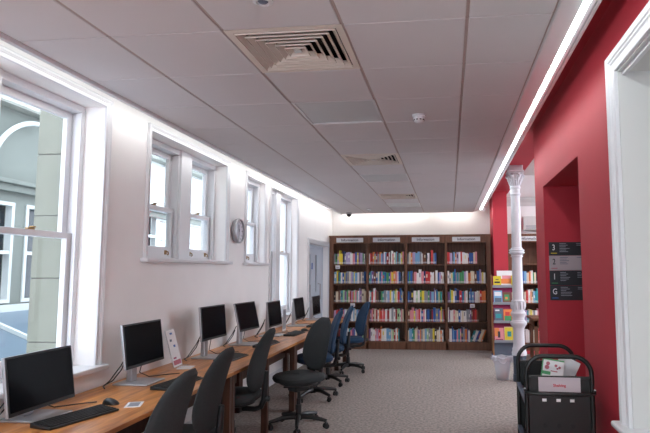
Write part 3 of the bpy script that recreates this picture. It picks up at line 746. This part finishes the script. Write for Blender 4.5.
# ------------------------------------------------------------------ magazine rack
t = thing('display_rack', 'magazine display rack before the red pier', 'display rack', (.75, 10.2, 0))
RWD = .54
for x in (0, RWD):
    mb = MB().prism([(0, .05), (.04, .05), (.25, 1.30), (.25, 1.45), (.20, 1.45)], x, x+.022, 'x')
    mb = MB().prism([(-.02, .06), (.30, .06), (.30, 1.47), (.24, 1.47)], x, x+.022, 'x')
    obj('end_panel', mb, 'caseside', t, bevel=.003)
obj('back_panel', MB().prism([(.03, .34), (.045, .34), (.285, 1.45), (.27, 1.45)], .022, RWD, 'x'), 'magenta', t)
obj('lower_panel', MB().prism([(-.01, .06), (.01, .06), (.03, .30), (.01, .30)], .022, RWD, 'x'), 'greyd', t)
TI = [(.30, -.06, .04), (.63, .02, .10), (.95, .09, .17), (1.25, .15, .24)]
for z, a, b in TI:
    obj('tier', MB().box(.022, RWD, a, b+.03, z-.012, z).box(.022, RWD, a-.006, a, z-.012, z+.035), 'greym', t, bevel=.002)
for x, y in ((.011, 0), (.011, .27), (RWD+.011, 0), (RWD+.011, .27)):
    T = Matrix.Translation((x, y, .03)) @ Matrix.Rotation(PI/2, 4, 'Y')
    w = obj('wheel', MB().lathe([(-.012, .03), (.012, .03)], 14, T=T).box(x-.006, x+.006, y-.008, y+.008, .03, .065), 'bluem', t)
covers = [  # x, tier, w, h, colours, label
    (.04, 3, .14, .20, [('yellow', 0, 1, 0, 1), ('ink', .15, .85, .35, .5), ('ink', .3, .7, .65, .72)], 'bright yellow and black booklet on the top tier'),
    (.11, 3, .31, .30, [('paper', 0, 1, 0, 1), ('bk_orange', .1, .9, .2, .5), ('bk_pink', .3, .9, .5, .7)], 'large white and peach picture book on the top tier'),
    (.36, 3, .14, .21, [('yellow', 0, 1, 0, 1)], 'narrow yellow booklet at the right of the top tier'),
    (.04, 2, .15, .24, [('bk_light blue', 0, 1, 0, 1), ('greyd', .1, .9, .1, .45), ('paper', .1, .9, .6, .9)], 'pale blue magazine on the second tier'),
    (.20, 2, .14, .21, [('bk_brown', 0, 1, 0, 1), ('bk_green', .2, .8, .3, .8), ('bk_orange', .3, .6, .4, .6)], 'brown covered book on the second tier'),
    (.36, 2, .14, .21, [('bk_cream', 0, 1, 0, 1), ('bk_brown', .15, .85, .2, .6)], 'cream and brown book on the second tier'),
    (.04, 1, .15, .25, [('greyd', 0, 1, 0, 1), ('bk_teal', .15, .8, .3, .6), ('paper', .1, .6, .8, .9)], 'slate coloured magazine on the third tier'),
    (.20, 1, .15, .23, [('bk_orange', 0, 1, 0, 1), ('bk_green', .1, .9, .1, .5), ('bk_red', .2, .7, .5, .8)], 'orange and green book on the third tier'),
    (.37, 1, .12, .20, [('yellow', 0, 1, 0, 1), ('ink', .2, .8, .2, .8)], 'yellow booklet beside the column on the third tier'),
    (.03, 0, .16, .24, [('bk_pink', 0, 1, 0, 1), ('bk_orange', 0, .5, .4, 1), ('ink', .35, .6, .3, .75), ('magenta', .1, .9, .05, .2)], 'pink patterned magazine on the lowest tier'),
    (.20, 0, .17, .26, [('bk_cream', 0, 1, 0, 1), ('bk_yellow', .03, .97, .03, .97), ('bk_teal', .3, .7, .35, .7)], 'mustard book with teal disc on the lowest tier'),
    (.39, 0, .12, .22, [('bk_teal', 0, 1, 0, 1)], 'teal booklet beside the column on the lowest tier')]
for x, ti, w, h, cols, lb in covers:
    z, a, b = TI[ti]
    tt = thing('magazine', lb, 'magazine', (.75+x, 10.2+a+.012+(.03 if w > .3 else 0), z+.001)); T = Matrix.Rotation(-.2, 4, 'X')
    obj('cover', MB().box(0, w, 0, .010, 0, h, T=T), cols[0][0], tt)
    for i, (c, a0, a1, b0, b1) in enumerate(cols[1:]):
        obj('picture', MB().box(w*a0, w*a1, -.001-.0006*i, 0, h*b0, h*b1, T=T), c, tt)
# ------------------------------------------------------------------ bin
t = thing('waste_bin', 'clear waste bin with a plastic liner beside the column foot', 'bin', (.735, 8.3, 0))
def clear(name, rgb, al):
    m = bpy.data.materials.new(name); m.use_nodes = True; nt = m.node_tree; b = nt.nodes['Principled BSDF']
    b.inputs['Base Color'].default_value = lin(rgb)+(1,); b.inputs['Alpha'].default_value = al; b.inputs['Roughness'].default_value = .3; return m
M['binp'] = clear('frosted_bin', (205, 208, 218), .35); M['liner'] = clear('plastic_bag', (225, 226, 235), .45)
obj('bin_body', MB().lathe([(.006, .085), (.30, .125), (.31, .132)], 28, cap=False).lathe([(0, .085), (.006, .085)], 28), 'binp', t, smooth=True)
lp = MB(); n = 40; vs = []
for z, r, am in ((.02, .08, 0), (.30, .12, .002), (.325, .138, .006), (.32, .148, .008), (.28, .146, .012), (.262, .14, .014)):
    for k in range(n):
        a = 2*PI*k/n; rr = r+am*math.sin(7*a)+am*.6*math.sin(13*a+1); vs.append((rr*math.cos(a), rr*math.sin(a), z+am*1.6*math.sin(5*a)))
lp.add(vs, [(i*n+k, i*n+(k+1) % n, (i+1)*n+(k+1) % n, (i+1)*n+k) for i in range(5) for k in range(n)])
obj('liner', lp, 'liner', t, smooth=True)
w = obj('wrapper', MB().lathe([(.0, .02), (.02, .045), (.05, .04), (.065, .015)], 7), 'bk_orange', None, loc=(.765, 8.27, .03)); tag(w, 'crumpled orange wrapper inside the clear bin', 'litter')
# ------------------------------------------------------------------ wooden table in room beyond
t = thing('side_table', 'brown wooden table in the room beyond the column', 'table', (1.78, 10.15, 0))
obj('tabletop', MB().box(-.4, .5, -.35, .35, .70, .74), 'case', t, bevel=.004); obj('apron', MB().box(-.36, .46, -.31, .31, .60, .70), 'case', t)
for x in (-.36, .40):
    for y in (-.31, .25): obj('leg', MB().box(x, x+.06, y, y+.06, 0, .70), 'case', t, bevel=.003)
t = thing('air_unit', 'white wall box above the bookcase beyond the column', 'wall unit', (1.75, YB-.12, 2.36))
obj('housing', MB().box(-.25, .5, 0, .12, 0, .28), 'pvc', t, bevel=.01); obj('front_grille', MB().box(-.2, .45, -.004, 0, .03, .05).box(-.2, .45, -.004, 0, .07, .09), 'greym', t)
# unseen lamps added to light the room beyond
for y in (7.2, 9.6):
    t = thing('ceiling_light_panel', 'unseen fill light added in the room beyond the red wall, %s' % ('nearer one' if y < 8 else 'farther one'), 'ceiling light', (2.6, y, 3.30))
    obj('frame', MB().box(-.62, .62, -.32, .32, .012, .03), 'white', t); obj('diffuser', MB().box(-.6, .6, -.3, .3, 0, .012), 'fill_far', t)
    obj('hanger', MB().box(-.5, -.49, -.01, .01, .03, .2).box(.49, .5, -.01, .01, .03, .2), 'white', t)
# ------------------------------------------------------------------ niche signs
nz = [(1.692, 1.822, 'signd', '3', 'yellow', 'dark floor directory panel marked 3, topmost in the red recess', 'paper'), (1.547, 1.690, 'signl', '2', 'pinkm', 'pale floor directory panel marked 2 in the red recess', 'ink'),
      (1.404, 1.545, 'signd', '1', 'green', 'dark floor directory panel marked 1 below the pale one', 'paper'), (1.262, 1.402, 'signd', 'G', 'bluem', 'dark floor directory panel marked G, lowest in the red recess', 'paper')]
for z0, z1, m, ch, un, lb, ik in nz:
    t = thing('directory_sign', lb, 'sign', (.965, 5.60, z0), 0, 'floor directory panels in the recess')
    h = z1-z0
    obj('panel', MB().box(0, .40, -.012, -.0, 0, h), m, t, bevel=.002)
    nt_ = text('floor_number', ch, .078, ik, t, (.045, -.0135, h*.58), (PI/2, 0, 0), bold=.001); nt_.scale = (.78, 1, 1)
    obj('underline', MB().box(.018, .075, -.014, -.012, .018, .026), un, t)
    ln = MB(); r2 = random.Random(ord(ch))
    for k in range(6 if ch != '2' else 5): ln.box(.10, .10+r2.uniform(.05, .105), -.0132, -.012, h*.86-k*.0155, h*.86-k*.0155+.0055)
    for k in range(2 if ch in '3G' else 1 if ch == '2' else 4): ln.box(.26, .26+r2.uniform(.03, .09), -.0132, -.012, h*.86-k*.0155, h*.86-k*.0155+.005)
    obj('list_text', ln, 'greym' if ik == 'paper' else 'greyd', t)
# ------------------------------------------------------------------ book trolley
t = thing('book_trolley', 'black metal library trolley with tubular hoop ends', 'trolley', (.63, 3.68, 0), -.035); hx = .183
def hoop(y, name, zt):
    r = .10; pts = [(-hx, y, .14), (-hx, y, zt-r)]
    for k in range(1, 8): a = PI-PI/2*k/8; pts.append((-hx+r+r*math.cos(a), y, zt-r+r*math.sin(a)))
    pts.append((-hx+r, y, zt)); pts.append((hx-r, y, zt))
    for k in range(1, 8): a = PI/2-PI/2*k/8; pts.append((hx-r+r*math.cos(a), y, zt-r+r*math.sin(a)))
    pts += [(hx, y, zt-r), (hx, y, .14)]
    obj(name, MB().tube(pts, .0135, 12), 'blackm', t, smooth=True)
hoop(-.28, 'end_hoop', 1.052); hoop(.28, 'end_hoop', 1.042)
def sheet(y):
    obj('end_panel', MB().box(-hx+.012, hx-.012, y-.004, y+.004, .16, .925), 'blackm', t, bevel=.002)
    obj('top_rail', MB().box(-hx, hx, y-.008, y+.008, .925, .941), 'blackm', t, bevel=.003)
sheet(-.28); sheet(.28)
rp = [(-hx-.012, -.285, .865), (-hx-.008, -.315, .853), (-hx+.03, -.335, .848), (hx-.03, -.335, .848), (hx+.008, -.315, .853), (hx+.012, -.285, .865)]
obj('hand_rail', MB().tube(rp, .009, 10), 'blackm', t, smooth=True)
for x in (-hx-.012, hx+.012): obj('bolt', MB().lathe([(-.006, .006), (.006, .006)], 10, T=Matrix.Translation((x, -.296, .868)) @ Matrix.Rotation(PI/2, 4, 'X')), 'silver', t)
for x in (-.085, -.006, .07):
    obj('slot_light', MB().box(x-.012, x+.012, -.2865, -.284, .796, .812), 'paper', t)  # pale patch painted for light showing through a slot in the panel
    obj('slot_hole', MB().lathe([(-.001, .012), (.001, .012)], 12, T=Matrix.Translation((x, -.285, .66)) @ Matrix.Rotation(PI/2, 4, 'X')), 'rubber', t)
for z in (.78, .50, .22):
    sh = MB().prism([(-hx+.01, z), (-hx+.016, z), (-.003, z-.07), (0.003, z-.07), (hx-.016, z), (hx-.01, z), (hx-.01, z-.012), (.004, z-.085), (-.004, z-.085), (-hx+.01, z-.012)], -.275, .275, 'y')
    s_ = obj('shelf', sh, 'blackm', t)
    for x in (-hx, hx): obj('shelf_rim', MB().box(x-.012, x+.012, -.265, .265, z-.004, z+.018), 'greyd', s_)
for x in (-hx, hx):
    for y in (-.28, .28):
        c = obj('caster', MB().box(x-.014, x+.014, y-.018, y+.018, .085, .14), 'silver', t, bevel=.003)
        obj('wheel', MB().lathe([(-.013, .045), (-.010, .05), (.010, .05), (.013, .045)], 18, T=Matrix.Translation((x, y, .05)) @ Matrix.Rotation(PI/2, 4, 'Y')), 'rubber', c, smooth=True)
s = thing('trolley_sign', 'grey paper sign with red word on the trolley end', 'sign', (.621, 3.68-.2868, .852), -.035)
obj('sheet', MB().box(-.117, .117, -.002, 0, 0, .082), 'signl', s)
text('sign_text', 'Shelving', .022, 'redink', s, (0, -.0028, .036), (PI/2, 0, 0), bold=.0005)
# booklets in the trolley top
s = thing('picture_book', 'white and green picture book standing in the trolley', 'book', (.60, 3.60, .722), math.radians(-6))
T = Matrix.Rotation(-.3, 4, 'X') @ Matrix.Rotation(.15, 4, 'Y')
s.location = (.60, 3.58, .815)
obj('cover', MB().box(-.065, .065, 0, .008, 0, .195, T=T), 'paper', s)
obj('green_edge', MB().box(-.065, -.058, -.001, .0, 0, .195, T=T).box(-.058, .065, -.001, 0, .187, .195, T=T).box(-.058, -.01, -.001, 0, .098, .118, T=T), 'bk_green', s)
pc = MB()
for (x, z, r) in ((-.03, .165, .012), (-.034, .142, .014), (.018, .158, .009), (.04, .15, .008), (.028, .142, .006)):
    pc.lathe([(-.0015, r), (0, r)], 9, T=T @ Matrix.Translation((x, 0, z)) @ Matrix.Rotation(-PI/2, 4, 'X'))
pc.box(-.01, .03, -.0015, 0, .12, .126, T=T)
obj('pattern', pc, 'pinkm', s)
s = thing('booklet', 'grey booklet leaning behind the picture book', 'booklet', (.70, 3.70, .83), math.radians(-6)); T = Matrix.Rotation(.45, 4, 'Y')
obj('cover', MB().box(-.09, .04, 0, .01, 0, .17, T=T), 'plate', s)
# ------------------------------------------------------------------ outside: opposite facade across the light well
FX = -6.1
fw = MB()
WIN = [(3.6, 4.7), (5.05, 5.9), (6.15, 7.2), (7.42, 8.4), (8.7, 9.6), (10.25, 11.08)]
hol = [(a, b, 1.12 if b < 10 else 1.7, 2.52 if b < 10 else 2.85) for a, b in WIN]
wall_x(fw, FX-.3, FX, 0, 9.9, -3, 3.83, hol); n0 = len(fw.m); wall_x(fw, FX-.3, FX, 9.9, 24, -3, 3.83, hol); fw.m[n0:] = [1]*(len(fw.m)-n0)
root = thing('opposite_building', 'pale stone building facade seen through the windows', 'building', (0, 0, 0))
obj('wall', fw, ['stonen', 'stonew'], root)
bd = MB().box(FX, FX+.10, 0, 24, 2.66, 2.76).box(FX, FX+.16, 0, 24, 2.76, 2.82).box(FX, FX+.06, 0, 10, .98, 1.1).box(FX-.1, FX+.2, 0, 24, 3.83, 3.95)
obj('string_course', bd, 'stonen', root, bevel=.01)
jt = MB()
for k in range(12):
    z = -.2+k*.4
    jt.box(FX, FX+.003, 11.2, 24, z, z+.012)
    for q in range(12): jt.box(FX, FX+.003, 11.3+q+.5*(k % 2), 11.312+q+.5*(k % 2), z, min(z+.4, 3.83))
obj('stone_joints', jt, 'curtain', root)
for (a, b), h in zip(WIN, hol):
    z0, z1 = h[2], h[3]; f = MB(); s_ = .05
    f.box(FX-.08, FX+.02, a, a+s_, z0, z1).box(FX-.08, FX+.02, b-s_, b, z0, z1).box(FX-.08, FX+.02, a+s_, b-s_, z1-s_, z1).box(FX-.08, FX+.02, a+s_, b-s_, z0, z0+s_).box(FX-.07, FX+.01, a+s_, b-s_, (z0+z1)/2-.025, (z0+z1)/2+.025)
    w = obj('window', f, 'stonew', root); obj('pane', MB().box(FX-.12, FX-.11, a+s_*.5, b-s_*.5, z0+.02, z1-.02), 'extdark', w)
ar = MB()
for c in (7.5, 5.2):
    pts = [(FX+.16, c-.02-.9*math.cos(a), 2.85+.85*math.sin(a)) for a in [PI*k/24 for k in range(0, 13)]]
    ar.tube(pts, .035, 6)
obj('arched_moulding', ar, 'stonew', root, smooth=True)
# glazed lean-to roof
r = thing('glazed_roof', 'sloping blue grey glazed roof in the light well', 'roof', (0, 0, 0))
rf = MB().prism([(FX+.06, 1.02), (-3.5, .05), (-3.5, 0.0), (FX+.06, .97)], 1, 12, 'y'); obj('glazing', rf, 'roofgl', r)
rb = MB()
for y in [1+1.1*k for k in range(10)]:
    rb.prism([(FX+.06, 1.07), (-3.5, .10), (-3.5, .05), (FX+.06, 1.02)], y, y+.05, 'y')
rb.box(FX+.03, FX+.1, 1, 12, 1.0, 1.10)
obj('glazing_bars', rb, 'stonew', r)
# near stone pier outside
p = thing('stone_pier', 'pale green grey stone pier outside the tall near window', 'pier', (-3.02, 4.25, 0))
sp = MB(); z = 0.
for k in range(9): sp.box(-.30, .24, -.12, .5, z, z+.495); z += .5
obj('blocks', sp, 'stone', p, bevel=.006); obj('core', MB().box(-.29, .23, -.11, .49, -3, 4.5), 'curtain', p)
obj('pilaster_rib', MB().box(-.02, .06, -.15, -.12, 0, 4.5).box(.12, .16, -.14, -.12, 0, 4.5), 'stone', p, bevel=.004)
# ------------------------------------------------------------------ world, camera, view
w = bpy.data.worlds.new('overcast'); SC.world = w; w.use_nodes = True
bg = w.node_tree.nodes['Background']; bg.inputs[0].default_value = (.78, .87, 1.0, 1); bg.inputs[1].default_value = 2.9
f, pcx, yaw, pitch, roll = 558.88, 385.0, -.1138, .0967, -.003
cy, sy = math.cos(yaw), math.sin(yaw); cp, sp_ = math.cos(pitch), math.sin(pitch)
fwd = Vector((sy*cp, cy*cp, sp_)); right = Vector((cy, -sy, 0)); up = right.cross(fwd)
c, s_ = math.cos(roll), math.sin(roll)
r_, u_ = right*c+up*s_, up*c-right*s_
cam = bpy.data.cameras.new('camera'); co = bpy.data.objects.new('camera', cam); COL.objects.link(co)
co.matrix_world = Matrix(((r_.x, u_.x, -fwd.x, 0), (r_.y, u_.y, -fwd.y, 0), (r_.z, u_.z, -fwd.z, 1.55), (0, 0, 0, 1)))
cam.sensor_width = 36; cam.sensor_fit = 'HORIZONTAL'; cam.lens = f/650*36; cam.shift_x = -(pcx-325)/650; cam.clip_start = .05
SC.camera = co
vs = SC.view_settings; vs.view_transform = 'Standard'; vs.look = 'None'; vs.gamma = 1; vs.use_curve_mapping = False; vs.exposure = 1.1
